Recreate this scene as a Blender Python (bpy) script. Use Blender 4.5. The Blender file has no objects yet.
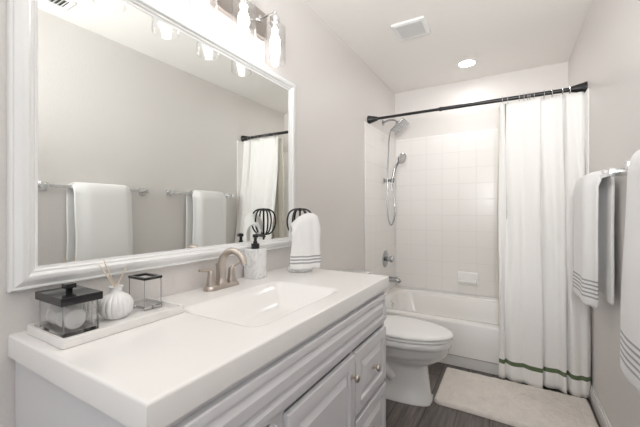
import bpy, bmesh, math, random
from mathutils import Vector, Matrix, noise
random.seed(4)
S = bpy.context.scene
COL = S.collection
PI = math.pi

# ------------------------------------------------------------------ camera, world, lights, exposure
cam = bpy.data.cameras.new('camera'); camo = bpy.data.objects.new('camera', cam); COL.objects.link(camo)
camo.location = (1.0876, 0.0, 1.1545)
camo.rotation_euler = (PI/2, 0, 0.528)
cam.sensor_width = 36.0; cam.sensor_fit = 'HORIZONTAL'
cam.lens = 326.0/640*36.0
cam.shift_y = -(213.5-211.24)/640
cam.clip_start = 0.02
S.camera = camo

w = bpy.data.worlds.new('world'); S.world = w; w.use_nodes = True
w.node_tree.nodes['Background'].inputs[0].default_value = (0.95, 0.97, 1.0, 1)
w.node_tree.nodes['Background'].inputs[1].default_value = 0.6

def area_light(name, loc, rot, sx, sy, power, color):
    l = bpy.data.lights.new(name, 'AREA'); l.shape = 'RECTANGLE'; l.size = sx; l.size_y = sy
    l.energy = power; l.color = color
    o = bpy.data.objects.new(name, l); COL.objects.link(o); o.location = loc; o.rotation_euler = rot
    return o
area_light('doorway_fill', (0.86, -0.70, 1.15), (PI/2, 0, PI), 0.9, 1.9, 12, (0.97, 0.985, 1.0))  # added fill lamp standing in for daylight from the unseen doorway
def spot_light(name, loc, aim, angle, power, color, radius):
    l = bpy.data.lights.new(name, 'SPOT'); l.spot_size = math.radians(angle); l.spot_blend = 1.0; l.shadow_soft_size = radius
    l.energy = power; l.color = color
    o = bpy.data.objects.new(name, l); COL.objects.link(o); o.location = loc
    o.rotation_euler = (Vector(aim)-Vector(loc)).to_track_quat('-Z', 'Y').to_euler(); return o
spot_light('ceiling_fill_spot', (1.05, -0.35, 1.45), (0.85, 1.6, 2.44), 75, 90, (1.0, 1.0, 1.0), 0.15)  # added unseen spot behind the camera, brightens the ceiling
spot_light('alcove_fill_spot', (1.15, -0.45, 1.75), (0.95, 3.3, 1.35), 52, 56, (1.0, 0.995, 0.985), 0.22)  # added unseen spot, fills the tub alcove and curtain with light
area_light('ceiling_fill_area', (1.0, -0.15, 1.75), (PI, 0, 0), 0.5, 0.4, 7, (1.0, 1.0, 1.0))  # added upward fill; the room has no such lamp
S.cycles.diffuse_bounces = 10; S.cycles.max_bounces = 16; S.cycles.transparent_max_bounces = 16

vs = S.view_settings
vs.view_transform = 'Standard'; vs.look = 'None'; vs.gamma = 1.0; vs.use_curve_mapping = False
vs.exposure = 0.80
BULB = 13.0
CAN = 50.0

# ------------------------------------------------------------------ materials
def mat(name, color, rough=0.5, metal=0.0, bump=0.0, bscale=200.0, coat=0.0, var=0.0, vscale=3.0, spec=0.5, sheen=0.0, detail=2.0, dist=0.002):
    m = bpy.data.materials.new(name); m.use_nodes = True
    nt = m.node_tree; b = nt.nodes['Principled BSDF']
    b.inputs['Base Color'].default_value = (*color, 1); b.inputs['Roughness'].default_value = rough
    b.inputs['Metallic'].default_value = metal; b.inputs['Coat Weight'].default_value = coat
    b.inputs['Specular IOR Level'].default_value = spec
    if sheen: b.inputs['Sheen Weight'].default_value = sheen
    tc = nt.nodes.new('ShaderNodeTexCoord')
    n = nt.nodes.new('ShaderNodeTexNoise'); n.inputs['Scale'].default_value = vscale if var else bscale
    n.inputs['Detail'].default_value = detail
    nt.links.new(tc.outputs['Object'], n.inputs['Vector'])
    v = var if var else 0.02
    mx = nt.nodes.new('ShaderNodeMix'); mx.data_type = 'RGBA'
    mx.inputs[6].default_value = (*[c*(1-v) for c in color], 1)
    mx.inputs[7].default_value = (*[min(1, c*(1+v)) for c in color], 1)
    nt.links.new(n.outputs['Fac'], mx.inputs[0]); nt.links.new(mx.outputs[2], b.inputs['Base Color'])
    if bump:
        nb = nt.nodes.new('ShaderNodeTexNoise'); nb.inputs['Scale'].default_value = bscale; nb.inputs['Detail'].default_value = detail
        nt.links.new(tc.outputs['Object'], nb.inputs['Vector'])
        bp = nt.nodes.new('ShaderNodeBump'); bp.inputs['Strength'].default_value = bump; bp.inputs['Distance'].default_value = dist
        nt.links.new(nb.outputs['Fac'], bp.inputs['Height']); nt.links.new(bp.outputs['Normal'], b.inputs['Normal'])
    return m

def math_node(nt, op, a, b=None, c=None):
    n = nt.nodes.new('ShaderNodeMath'); n.operation = op
    for i, x in enumerate((a, b, c)):
        if x is None: continue
        if isinstance(x, (int, float)): n.inputs[i].default_value = x
        else: nt.links.new(x, n.inputs[i])
    return n.outputs[0]

M = {}
M['wall'] = mat('greige_wall_paint', (0.735, 0.712, 0.695), 0.42, bump=0.3, bscale=110, dist=0.0035)
M['ceiling'] = mat('ceiling_paint', (0.87, 0.85, 0.825), 0.8, bump=0.2, bscale=90, dist=0.002)
M['white_trim'] = mat('white_trim_paint', (0.84, 0.84, 0.83), 0.3)
M['frame'] = mat('white_frame_lacquer', (0.86, 0.87, 0.87), 0.25, coat=0.2)
M['counter'] = mat('cultured_marble', (0.88, 0.87, 0.86), 0.16, coat=0.05, var=0.012, vscale=6)
M['cabinet'] = mat('grey_white_cabinet_paint', (0.74, 0.74, 0.765), 0.38, bump=0.05, bscale=300)
M['porcelain'] = mat('porcelain', (0.83, 0.83, 0.82), 0.08, coat=0.5)
M['seat'] = mat('white_seat_plastic', (0.88, 0.88, 0.87), 0.15, coat=0.2)
M['tub'] = mat('tub_enamel', (0.84, 0.83, 0.815), 0.12, coat=0.4)
M['nickel'] = mat('brushed_nickel', (0.56, 0.50, 0.45), 0.28, 1.0, bump=0.05, bscale=500)
M['chrome'] = mat('chrome', (0.72, 0.73, 0.74), 0.10, 1.0)
M['fitting'] = mat('shower_chrome', (0.42, 0.43, 0.44), 0.16, 1.0)
M['plate'] = mat('satin_nickel_plate', (0.50, 0.46, 0.43), 0.22, 1.0)
M['black'] = mat('black_metal', (0.012, 0.012, 0.013), 0.35)
M['blackgloss'] = mat('black_lacquer', (0.012, 0.012, 0.013), 0.12)
M['ceramic'] = mat('white_ceramic', (0.85, 0.85, 0.85), 0.35)
M['tray'] = mat('white_tray', (0.85, 0.84, 0.82), 0.3)
M['reed'] = mat('reed_wood', (0.78, 0.66, 0.52), 0.7)
M['cotton'] = mat('cotton', (0.88, 0.88, 0.88), 0.95, bump=0.4, bscale=250)
M['grille'] = mat('vent_grille', (0.66, 0.66, 0.66), 0.6)
M['dark'] = mat('gap_shade', (0.05, 0.05, 0.05), 0.8)
M['grey'] = mat('grey_rubber', (0.25, 0.25, 0.25), 0.6)
M['steel'] = mat('nozzle_face', (0.62, 0.61, 0.59), 0.4, 0.2)

def mirror_mat():
    m = bpy.data.materials.new('mirror_silver'); m.use_nodes = True; b = m.node_tree.nodes['Principled BSDF']
    b.inputs['Base Color'].default_value = (0.91, 0.93, 0.905, 1); b.inputs['Metallic'].default_value = 1; b.inputs['Roughness'].default_value = 0.0
    return m
M['mirror'] = mirror_mat()

def thin_glass(name, tint, rough=0.02, mn=0.04, mxv=0.75):
    m = bpy.data.materials.new(name); m.use_nodes = True; nt = m.node_tree
    for n in list(nt.nodes): nt.nodes.remove(n)
    out = nt.nodes.new('ShaderNodeOutputMaterial'); tr = nt.nodes.new('ShaderNodeBsdfTransparent'); gl = nt.nodes.new('ShaderNodeBsdfGlossy')
    tr.inputs[0].default_value = (*tint, 1); gl.inputs['Roughness'].default_value = rough
    lw = nt.nodes.new('ShaderNodeLayerWeight'); lw.inputs['Blend'].default_value = 0.5
    mr = nt.nodes.new('ShaderNodeMapRange'); mr.inputs[3].default_value = mn; mr.inputs[4].default_value = mxv
    p = math_node(nt, 'POWER', lw.outputs['Facing'], 4.0); nt.links.new(p, mr.inputs[0])
    mx = nt.nodes.new('ShaderNodeMixShader')
    nt.links.new(mr.outputs[0], mx.inputs[0]); nt.links.new(tr.outputs[0], mx.inputs[1]); nt.links.new(gl.outputs[0], mx.inputs[2])
    nt.links.new(mx.outputs[0], out.inputs[0])
    return m
M['glass'] = thin_glass('clear_glass', (0.985, 0.992, 0.99), 0.015, 0.02, 0.5)
M['shade'] = thin_glass('seeded_glass_shade', (0.97, 0.97, 0.97), 0.15, 0.09, 0.75)

def real_glass(name, tint):
    m = bpy.data.materials.new(name); m.use_nodes = True; b = m.node_tree.nodes['Principled BSDF']
    b.inputs['Base Color'].default_value = (*tint, 1); b.inputs['Transmission Weight'].default_value = 1; b.inputs['Roughness'].default_value = 0.0; b.inputs['IOR'].default_value = 1.46
    return m
M['clear'] = real_glass('thick_clear_glass', (1.0, 1.0, 1.0))
def emit(name, color, strength):
    m = bpy.data.materials.new(name); m.use_nodes = True; b = m.node_tree.nodes['Principled BSDF']
    b.inputs['Base Color'].default_value = (0.9, 0.9, 0.9, 1); b.inputs['Emission Color'].default_value = (*color, 1); b.inputs['Emission Strength'].default_value = strength
    return m
M['bulb'] = emit('bulb_glow', (1.0, 0.965, 0.93), BULB)
M['can'] = emit('downlight_glow', (1.0, 0.98, 0.95), CAN)

def tile_mat():
    m = mat('white_square_tile', (0.86, 0.845, 0.83), 0.3, coat=0.0); nt = m.node_tree; b = nt.nodes['Principled BSDF']
    uv = nt.nodes.new('ShaderNodeUVMap'); sp = nt.nodes.new('ShaderNodeSeparateXYZ'); nt.links.new(uv.outputs[0], sp.inputs[0])
    def groove(ch):
        t = math_node(nt, 'DIVIDE', ch, 0.157); fr = math_node(nt, 'FRACT', t)
        d = math_node(nt, 'ABSOLUTE', math_node(nt, 'SUBTRACT', fr, 0.5))
        r = nt.nodes.new('ShaderNodeMapRange'); r.interpolation_type = 'SMOOTHSTEP'; r.inputs[1].default_value = 0.475; r.inputs[2].default_value = 0.492
        nt.links.new(d, r.inputs[0]); return r.outputs[0]
    g = math_node(nt, 'MAXIMUM', groove(sp.outputs[0]), groove(sp.outputs[1]))
    inv = math_node(nt, 'SUBTRACT', 1.0, g)
    bp = nt.nodes.new('ShaderNodeBump'); bp.inputs['Strength'].default_value = 0.5; bp.inputs['Distance'].default_value = 0.002
    nt.links.new(inv, bp.inputs['Height']); nt.links.new(bp.outputs['Normal'], b.inputs['Normal'])
    mx = nt.nodes.new('ShaderNodeMix'); mx.data_type = 'RGBA'
    mx.inputs[6].default_value = (0.86, 0.845, 0.83, 1); mx.inputs[7].default_value = (0.80, 0.785, 0.77, 1)
    nt.links.new(g, mx.inputs[0]); nt.links.new(mx.outputs[2], b.inputs['Base Color'])
    return m
M['tile'] = tile_mat()

def floor_mat():
    m = bpy.data.materials.new('dark_plank_floor'); m.use_nodes = True; nt = m.node_tree; b = nt.nodes['Principled BSDF']
    tc = nt.nodes.new('ShaderNodeTexCoord'); mp = nt.nodes.new('ShaderNodeMapping'); mp.inputs['Rotation'].default_value = (0, 0, PI/2)
    nt.links.new(tc.outputs['Object'], mp.inputs[0])
    br = nt.nodes.new('ShaderNodeTexBrick'); br.inputs['Scale'].default_value = 1.0
    br.inputs['Brick Width'].default_value = 1.2; br.inputs['Row Height'].default_value = 0.165; br.inputs['Mortar Size'].default_value = 0.0022
    br.inputs['Color1'].default_value = (0.135, 0.115, 0.105, 1); br.inputs['Color2'].default_value = (0.09, 0.077, 0.071, 1); br.inputs['Mortar'].default_value = (0.025, 0.022, 0.02, 1)
    br.offset = 0.37
    nt.links.new(mp.outputs[0], br.inputs[0])
    m2 = nt.nodes.new('ShaderNodeMapping'); m2.inputs['Scale'].default_value = (55, 3.0, 1); nt.links.new(tc.outputs['Object'], m2.inputs[0])
    n = nt.nodes.new('ShaderNodeTexNoise'); n.inputs['Scale'].default_value = 1; n.inputs['Detail'].default_value = 6; n.inputs['Roughness'].default_value = 0.65
    nt.links.new(m2.outputs[0], n.inputs[0])
    r = nt.nodes.new('ShaderNodeMapRange'); r.inputs[1].default_value = 0.3; r.inputs[2].default_value = 0.7; r.inputs[3].default_value = 0.5; r.inputs[4].default_value = 1.7
    nt.links.new(n.outputs['Fac'], r.inputs[0])
    mx = nt.nodes.new('ShaderNodeMix'); mx.data_type = 'RGBA'; mx.blend_type = 'MULTIPLY'; mx.inputs[0].default_value = 1
    nt.links.new(br.outputs[0], mx.inputs[6]); nt.links.new(r.outputs[0], mx.inputs[7]); nt.links.new(mx.outputs[2], b.inputs['Base Color'])
    b.inputs['Roughness'].default_value = 0.38
    bp = nt.nodes.new('ShaderNodeBump'); bp.inputs['Strength'].default_value = 0.2; bp.inputs['Distance'].default_value = 0.002
    nt.links.new(n.outputs['Fac'], bp.inputs['Height']); nt.links.new(bp.outputs['Normal'], b.inputs['Normal'])
    return m
M['floor'] = floor_mat()

def marble_mat():
    m = mat('white_veined_marble', (0.85, 0.85, 0.85), 0.25); nt = m.node_tree; b = nt.nodes['Principled BSDF']
    tc = nt.nodes.new('ShaderNodeTexCoord'); n = nt.nodes.new('ShaderNodeTexNoise'); n.inputs['Scale'].default_value = 14; n.inputs['Detail'].default_value = 5; n.inputs['Distortion'].default_value = 1.6
    nt.links.new(tc.outputs['Object'], n.inputs[0])
    d = math_node(nt, 'ABSOLUTE', math_node(nt, 'SUBTRACT', n.outputs['Fac'], 0.5))
    r = nt.nodes.new('ShaderNodeMapRange'); r.inputs[1].default_value = 0.0; r.inputs[2].default_value = 0.045; r.inputs[3].default_value = 1; r.inputs[4].default_value = 0
    nt.links.new(d, r.inputs[0])
    mx = nt.nodes.new('ShaderNodeMix'); mx.data_type = 'RGBA'; mx.inputs[6].default_value = (0.86, 0.86, 0.86, 1); mx.inputs[7].default_value = (0.70, 0.71, 0.725, 1)
    nt.links.new(r.outputs[0], mx.inputs[0]); nt.links.new(mx.outputs[2], b.inputs['Base Color'])
    return m
M['marble'] = marble_mat()

def banded(name, base, band, z0, pitch, width, count, rough=0.9, coord='UV', stripe_shade=None, bump=0.5, bscale=450, weave=None):
    """fabric with woven-in bands: bands at v = z0 + k*pitch (UV in metres); uband = upright stripes with fold shade painted in, (u, halfwidth)"""
    m = mat(name, base, rough, bump=bump, bscale=bscale, sheen=0.2, dist=0.0015); nt = m.node_tree; b = nt.nodes['Principled BSDF']
    uv = nt.nodes.new('ShaderNodeUVMap'); sp = nt.nodes.new('ShaderNodeSeparateXYZ'); nt.links.new(uv.outputs[0], sp.inputs[0])
    v = sp.outputs[1]; u = sp.outputs[0]
    t = math_node(nt, 'DIVIDE', math_node(nt, 'SUBTRACT', v, z0), pitch)
    fr = math_node(nt, 'FRACT', t)
    a = math_node(nt, 'LESS_THAN', fr, width/pitch)
    lo = math_node(nt, 'GREATER_THAN', t, 0.0); hi = math_node(nt, 'LESS_THAN', t, float(count))
    f = math_node(nt, 'MULTIPLY', math_node(nt, 'MULTIPLY', a, lo), hi)
    for (uc, hw) in (stripe_shade or []):
        g = math_node(nt, 'LESS_THAN', math_node(nt, 'ABSOLUTE', math_node(nt, 'SUBTRACT', u, uc)), hw)
        g = math_node(nt, 'MULTIPLY', g, math_node(nt, 'GREATER_THAN', v, 1.1))
        f = math_node(nt, 'MAXIMUM', f, g)
    mx = nt.nodes.new('ShaderNodeMix'); mx.data_type = 'RGBA'; mx.inputs[6].default_value = (*base, 1); mx.inputs[7].default_value = (*band, 1)
    nt.links.new(f, mx.inputs[0]); nt.links.new(mx.outputs[2], b.inputs['Base Color'])
    if weave:
        wv = [math_node(nt, 'SINE', math_node(nt, 'MULTIPLY', ch, 2*PI/weave)) for ch in (u, v)]
        h = math_node(nt, 'MAXIMUM', wv[0], wv[1])
        bp = nt.nodes.new('ShaderNodeBump'); bp.inputs['Strength'].default_value = 0.35; bp.inputs['Distance'].default_value = 0.001
        nt.links.new(h, bp.inputs['Height']); nt.links.new(bp.outputs['Normal'], b.inputs['Normal'])
    return m

# ------------------------------------------------------------------ object helpers
ORG = {}
def origin(o): return ORG.get(o.name, Vector((0, 0, 0)))
def finish(bm, smooth=None, recalc=True):
    if recalc: bmesh.ops.recalc_face_normals(bm, faces=bm.faces[:])
    if smooth is not None:
        for f in bm.faces: f.smooth = True
def obj(name, bm, m, parent=None, smooth=40, recalc=True, base=None):
    """bm in world metres; top-level objects get their origin at `base`"""
    finish(bm, smooth, recalc)
    org = origin(parent) if parent else Vector(base) if base else Vector((0, 0, 0))
    if org.length: bmesh.ops.translate(bm, verts=bm.verts[:], vec=-org)
    me = bpy.data.meshes.new(name); bm.to_mesh(me); bm.free()
    if smooth is not None: me.set_sharp_from_angle(angle=math.radians(smooth))
    me.materials.append(m)
    o = bpy.data.objects.new(name, me); COL.objects.link(o)
    if parent: o.parent = parent
    else: o.location = org
    ORG[o.name] = org
    return o
def tag(o, label=None, cat=None, group=None, kind=None):
    if label: o['label'] = label
    if cat: o['category'] = cat
    if group: o['group'] = group
    if kind: o['kind'] = kind
    return o
def thing(name, loc, label, cat, group=None):
    o = bpy.data.objects.new(name, None); COL.objects.link(o); o.location = loc; o.empty_display_size = 0.05
    ORG[o.name] = Vector(loc)
    return tag(o, label, cat, group)
def struct(name, bm, m, **k): return tag(obj(name, bm, m, **k), kind='structure')
def dup(o, loc=None, parent=None):
    c = o.copy(); COL.objects.link(c)
    if parent: c.parent = parent
    if loc is not None: c.location = loc
    for ch in [x for x in bpy.data.objects if x.parent == o]: dup(ch, None, c)
    return c
def B(): return bmesh.new()
def box(bm, x0, x1, y0, y1, z0, z1, bev=0.0, seg=2):
    t = bmesh.new()
    bmesh.ops.create_cube(t, size=1.0)
    for v in t.verts: v.co = Vector(((x0+x1)/2+v.co.x*(x1-x0), (y0+y1)/2+v.co.y*(y1-y0), (z0+z1)/2+v.co.z*(z1-z0)))
    if bev: bmesh.ops.bevel(t, geom=t.edges[:], offset=bev, segments=seg, profile=0.5, affect='EDGES')
    merge(bm, t); return bm
def merge(bm, t, mtx=None):
    me = bpy.data.meshes.new('tmp'); 
    if mtx is not None: bmesh.ops.transform(t, matrix=mtx, verts=t.verts[:])
    t.to_mesh(me); t.free(); bm.from_mesh(me); bpy.data.meshes.remove(me)
def lathe(bm, prof, c=(0, 0, 0), axis='z', seg=32, mod=None, closed=False):
    """prof: list (r, h). axis direction of h. mod(angle, r, h) -> r"""
    rings = []
    ax = Vector({'x': (1, 0, 0), 'y': (0, 1, 0), 'z': (0, 0, 1)}[axis]) if isinstance(axis, str) else Vector(axis).normalized()
    u = ax.orthogonal().normalized() if not isinstance(axis, str) or axis != 'z' else Vector((1, 0, 0)); v = ax.cross(u)
    c = Vector(c)
    for r, h in prof:
        if r < 1e-6: rings.append([bm.verts.new(c+ax*h)])
        else:
            rr = []
            for i in range(seg):
                a = 2*PI*i/seg; q = mod(a, r, h) if mod else r
                rr.append(bm.verts.new(c+ax*h+u*(q*math.cos(a))+v*(q*math.sin(a))))
            rings.append(rr)
    pairs = list(zip(rings, rings[1:]))
    if closed: pairs.append((rings[-1], rings[0]))
    for a, b in pairs:
        if len(a) == 1 and len(b) == 1: continue
        for i in range(seg):
            j = (i+1) % seg
            if len(a) == 1: bm.faces.new((a[0], b[i], b[j]))
            elif len(b) == 1: bm.faces.new((a[i], a[j], b[0]))
            else: bm.faces.new((a[i], a[j], b[j], b[i]))
    return bm
def tube(bm, pts, r, seg=12, closed=False, caps=True):
    """sweep; r scalar or list of radii (or (ra, rb) ellipses)"""
    pts = [Vector(p) for p in pts]; n = len(pts); rings = []
    prev = None
    for i, p in enumerate(pts):
        if closed: t = (pts[(i+1) % n]-pts[i-1]).normalized()
        else: t = (pts[min(i+1, n-1)]-pts[max(i-1, 0)]).normalized()
        if prev is None: u = t.orthogonal().normalized()
        else: u = (prev-t*prev.dot(t)).normalized()
        prev = u; v = t.cross(u)
        q = r[i] if isinstance(r, (list, tuple)) else r
        qa, qb = q if isinstance(q, (list, tuple)) else (q, q)
        rings.append([bm.verts.new(p+u*(qa*math.cos(2*PI*k/seg))+v*(qb*math.sin(2*PI*k/seg))) for k in range(seg)])
    m = n if closed else n-1
    for i in range(m):
        a, b = rings[i], rings[(i+1) % n]
        for k in range(seg): bm.faces.new((a[k], a[(k+1) % seg], b[(k+1) % seg], b[k]))
    if caps and not closed:
        bm.faces.new(rings[0][::-1]); bm.faces.new(rings[-1])
    return bm
def smooth_path(pts, n=8):
    """Catmull-Rom"""
    P = [Vector(p) for p in pts]; P = [P[0]*2-P[1]]+P+[P[-1]*2-P[-2]]; out = []
    for i in range(1, len(P)-2):
        for k in range(n):
            t = k/n; a, b, c, d = P[i-1], P[i], P[i+1], P[i+2]
            out.append(0.5*((2*b)+(c-a)*t+(2*a-5*b+4*c-d)*t*t+(3*b-a-3*c+d)*t**3))
    out.append(P[-2]); return out
def loft(bm, rings, cap0=True, cap1=True):
    R = [[bm.verts.new(p) for p in r] for r in rings]; n = len(R[0])
    for a, b in zip(R, R[1:]):
        for i in range(n): bm.faces.new((a[i], a[(i+1) % n], b[(i+1) % n], b[i]))
    if cap0: bm.faces.new(R[0][::-1])
    if cap1: bm.faces.new(R[-1])
    return bm
def sstep(t): t = max(0, min(1, t)); return t*t*(3-2*t)

# ------------------------------------------------------------------ the room
W, Y0, Y1, H = 1.52, -0.75, 3.489, 2.44
T = 0.1
struct('floor', box(B(), -T, W+T, Y0-T, Y1+T, -T, 0), M['floor'])
struct('ceiling', box(B(), -T, W+T, Y0-T, Y1+T, H, H+T), M['ceiling'])
struct('wall_left', box(B(), -T, 0, Y0, Y1, 0, H), M['wall'])
struct('wall_right', box(B(), W, W+T, Y0, Y1, 0, H), M['wall'])
struct('wall_far', box(B(), -T, W+T, Y1, Y1+T, 0, H), M['wall'])
nb = B(); box(nb, -T, 0.42, Y0-T, Y0, 0, H); box(nb, 1.30, W+T, Y0-T, Y0, 0, H); box(nb, 0.42, 1.30, Y0-T, Y0, 2.05, H)
struct('wall_near', nb, M['wall'])
tb = B(); box(tb, 0.36, 0.42, Y0-T, Y0+0.012, 0, 2.11, .004); box(tb, 1.30, 1.36, Y0-T, Y0+0.012, 0, 2.11, .004); box(tb, 0.42, 1.30, Y0-T, Y0+0.012, 2.05, 2.11, .004)
struct('trim_4', tb, M['white_trim'])
def baseboard(name, x0, x1, y0, y1):
    bm = B(); h = 0.085
    if x0 < 0.5: box(bm, x0, x1, y0, y1, 0, h, .003); box(bm, x0, x0+(x1-x0)*0.55, y0, y1, h-0.002, h+0.012, .002)
    else: box(bm, x0, x1, y0, y1, 0, h, .003); box(bm, x1-(x1-x0)*0.55, x1, y0, y1, h-0.002, h+0.012, .002)
    struct(name, bm, M['white_trim'])
baseboard('baseboard_right', W-0.014, W, Y0+0.012, 2.585)
baseboard('baseboard_left', 0, 0.014, 1.508, 2.585)

def tile_panel(name, p0, p1, thick, uvax, uo, zo=0.015):
    bm = box(B(), p0[0], p1[0], p0[1], p1[1], p0[2], p1[2], .006, 3)
    uvl = bm.loops.layers.uv.new('UVMap')
    for f in bm.faces:
        for l in f.loops: l[uvl].uv = (l.vert.co[uvax]-uo, l.vert.co.z-zo)
    return struct(name, bm, M['tile'])
tile_panel('trim_1', (0.010, Y1-0.012, 0.34), (W-0.010, Y1, 1.93), .012, 0, 0.0205)
tile_panel('trim_2', (0.0, 2.62, 0.0), (0.012, Y1, 1.93), .012, 1, 0.045)
tile_panel('trim_3', (W-0.012, 2.62, 0.0), (W, Y1, 1.93), .012, 1, 0.045)

# ------------------------------------------------------------------ bathtub
tub = thing('bathtub', (0.76, 3.03, 0), 'white enamel alcove bathtub behind the shower curtain', 'bathtub')
def rrect(cx, cy, hx, hy, r, z, n=8):
    out = []
    for qx, qy, a0 in ((1, 1, 0), (-1, 1, PI/2), (-1, -1, PI), (1, -1, 1.5*PI)):
        for k in range(n+1):
            a = a0+PI/2*k/n
            out.append(Vector((cx+qx*(hx-r)+r*math.cos(a), cy+qy*(hy-r)+r*math.sin(a), z)))
    return out
tx0, tx1, ty0, ty1, tz = 0.013, W-0.013, 2.59, Y1-0.013, 0.335
cx, cy = (tx0+tx1)/2, (ty0+ty1)/2; hx, hy = (tx1-tx0)/2, (ty1-ty0)/2
bm = B()
icy = cy+0.012
rings = [rrect(cx, cy+.012, hx, hy-.012, .008, 0.0), rrect(cx, cy+.012, hx, hy-.012, .008, 0.075), rrect(cx, cy, hx, hy, .008, 0.09), rrect(cx, cy, hx, hy, .008, tz-.015), rrect(cx, cy, hx-.004, hy-.004, .008, tz-.004), rrect(cx, cy, hx-.014, hy-.014, .012, tz),
         rrect(cx, icy, hx-.062, hy-.085, .13, tz), rrect(cx, icy, hx-.075, hy-.098, .13, tz-.006), rrect(cx, icy, hx-.085, hy-.108, .13, tz-.03),
         rrect(cx+.01, icy, hx-.11, hy-.135, .14, .16), rrect(cx+.02, icy, hx-.14, hy-.16, .14, .09), rrect(cx+.02, icy, hx-.20, hy-.21, .12, .065), rrect(cx+.02, icy, hx-.4, hy-.3, .05, .06)]
loft(bm, rings)
basin = obj('basin', bm, M['tub'], tub, smooth=50)
bm = B(); box(bm, tx0, tx1, ty1-.012, ty1, tz-.012, tz+.006, .002); box(bm, tx0, tx0+.010, ty0+.05, ty1-.012, tz-.012, tz+.006, .002)
obj('sealant', bm, M['white_trim'], tub)
bm = B(); lathe(bm, [(0, .006), (.026, .006), (.034, .002), (.034, -.004)], (0.108, 3.06, .262), (1, 0, .25)); 
ov = obj('overflow_plate', bm, M['chrome'], tub); tag(ov, 'chrome overflow plate')
bm = B(); tube(bm, [(0.108, 3.06, .262), (0.128, 3.06, .268), (0.134, 3.06, .285)], .006); obj('trip_lever', bm, M['chrome'], ov)

# ------------------------------------------------------------------ shower fittings on the left wall
SY = 3.10
bm = B(); lathe(bm, [(0, .02), (.02, .018), (.072, .010), (.084, .004), (.084, 0)], (0.012, 3.135, .68), 'x', 40)
valve = thing('shower_valve', (0.012, 3.135, .68), 'round chrome mixer valve on the tiled wall above the tub spout', 'shower valve')
obj('escutcheon', bm, M['fitting'], valve)
bm = B(); lathe(bm, [(.022, 0), (.022, .03), (.030, .034), (.031, .055), (.026, .064), (0, .066)], (0.03, 3.135, .68), 'x', 24)
hd = obj('handle', bm, M['fitting'], valve)
bm = B(); tube(bm, [(0.08, 3.135, .68), (0.082, 3.16, .672), (0.084, 3.19, .66)], [.008, .007, .006]); obj('lever', bm, M['fitting'], hd)
sp = thing('tub_spout', (0.012, 3.16, .475), 'short chrome tub spout projecting from the tiled wall', 'spout')
bm = B(); lathe(bm, [(.030, 0), (.030, .01), (.024, .014)], (0.012, 3.16, .475), 'x', 24); obj('flange', bm, M['fitting'], sp)
bm = B(); tube(bm, smooth_path([(0.015, 3.16, .475), (0.08, 3.16, .475), (0.13, 3.16, .470), (0.15, 3.16, .450)], 5), [.027]*9+[.027, .026, .026, .025, .024, .023, .022], 16); obj('spout_body', bm, M['fitting'], sp)
bm = B(); lathe(bm, [(0, .02), (.006, .02), (.008, .014), (.004, .008), (.004, 0)], (0.125, 3.16, .49)); obj('diverter_knob', bm, M['fitting'], sp)

rs = thing('rain_shower_head', (0.012, SY, 2.03), 'tilted square chrome rain shower head on a short wall arm', 'shower head')
bm = B(); lathe(bm, [(.028, 0), (.028, .004), (.012, .012)], (0.0, SY, 2.03), 'x', 24); obj('wall_flange', bm, M['fitting'], rs)
bm = B(); tube(bm, smooth_path([(0.0, SY, 2.03), (0.06, SY, 2.045), (0.11, SY, 2.04), (0.150, SY, 2.012)], 6), .0095, 14); obj('arm', bm, M['fitting'], rs)
bm = B(); lathe(bm, [(0, -.014), (.012, -.012), (.018, 0), (.012, .012), (0, .014)], (0.153, SY, 2.008), (.55, 0, -.83), 20); lathe(bm, [(.014, -.016), (.014, .012), (.02, .02)], (0.158, SY, 2.002), (.55, 0, -.83), 20)
obj('swivel_joint', bm, M['grey'], rs)
# head: square plate whose normal points down and away from the wall
hn = Vector((.60, -.12, -.79)).normalized(); ux = Vector((.79, 0, .60)).normalized(); uy = hn.cross(ux).normalized(); ux = uy.cross(hn)
mt = Matrix((( *ux, 0), (*uy, 0), (*hn, 0), (0, 0, 0, 1))).transposed(); mt.translation = Vector((0.172, SY, 1.970))
t = box(B(), -.080, .080, -.080, .080, -.006, .006, .005, 3); bm = B(); merge(bm, t, mt); box(bm, 0,0,0,0,0,0) if False else None
hp = obj('head_plate', bm, M['fitting'], rs)
t = B()
for i in range(8):
    for j in range(8):
        px, py = -.063+.018*i, -.063+.018*j
        box(t, px-.004, px+.004, py-.004, py+.004, .005, .009, .001, 1)
bm = B(); merge(bm, t, mt); obj('nozzles', bm, M['steel'], hp)

hh = thing('hand_shower', (0.012, SY, 1.46), 'chrome hand shower with looping metal hose on its wall bracket', 'hand shower')
bm = B(); lathe(bm, [(.026, 0), (.026, .006), (.014, .012), (.014, .05), (0, .052)], (0.012, SY, 1.455), 'x', 24); obj('wall_bracket', bm, M['fitting'], hh)
bm = B(); lathe(bm, [(.012, -.022), (.018, -.022), (.020, .022), (.014, .022)], (0.100, SY-.005, 1.455), (.2, 0, .98), 20, closed=True); tube(bm, [(0.05, SY, 1.455), (0.095, SY, 1.455)], .012); obj('holder', bm, M['fitting'], hh)
bm = B(); tube(bm, smooth_path([(0.092, SY-.005, 1.39), (0.100, SY-.005, 1.455), (0.113, SY-.005, 1.53), (0.140, SY-.005, 1.60), (0.175, SY-.01, 1.64)], 6), [.009]*6+[.012]*6+[.0125]*6+[.013]*6+[.018], 16)
hdl = obj('handle', bm, M['fitting'], hh)
fn = Vector((.78, -.35, -.42)).normalized()
bm = B(); lathe(bm, [(0, -.024), (.03, -.020), (.050, -.004), (.054, .006), (.050, .012), (.046, .013)], (0.192, SY-.015, 1.662), fn, 36); obj('spray_head', bm, M['fitting'], hh)
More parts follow.
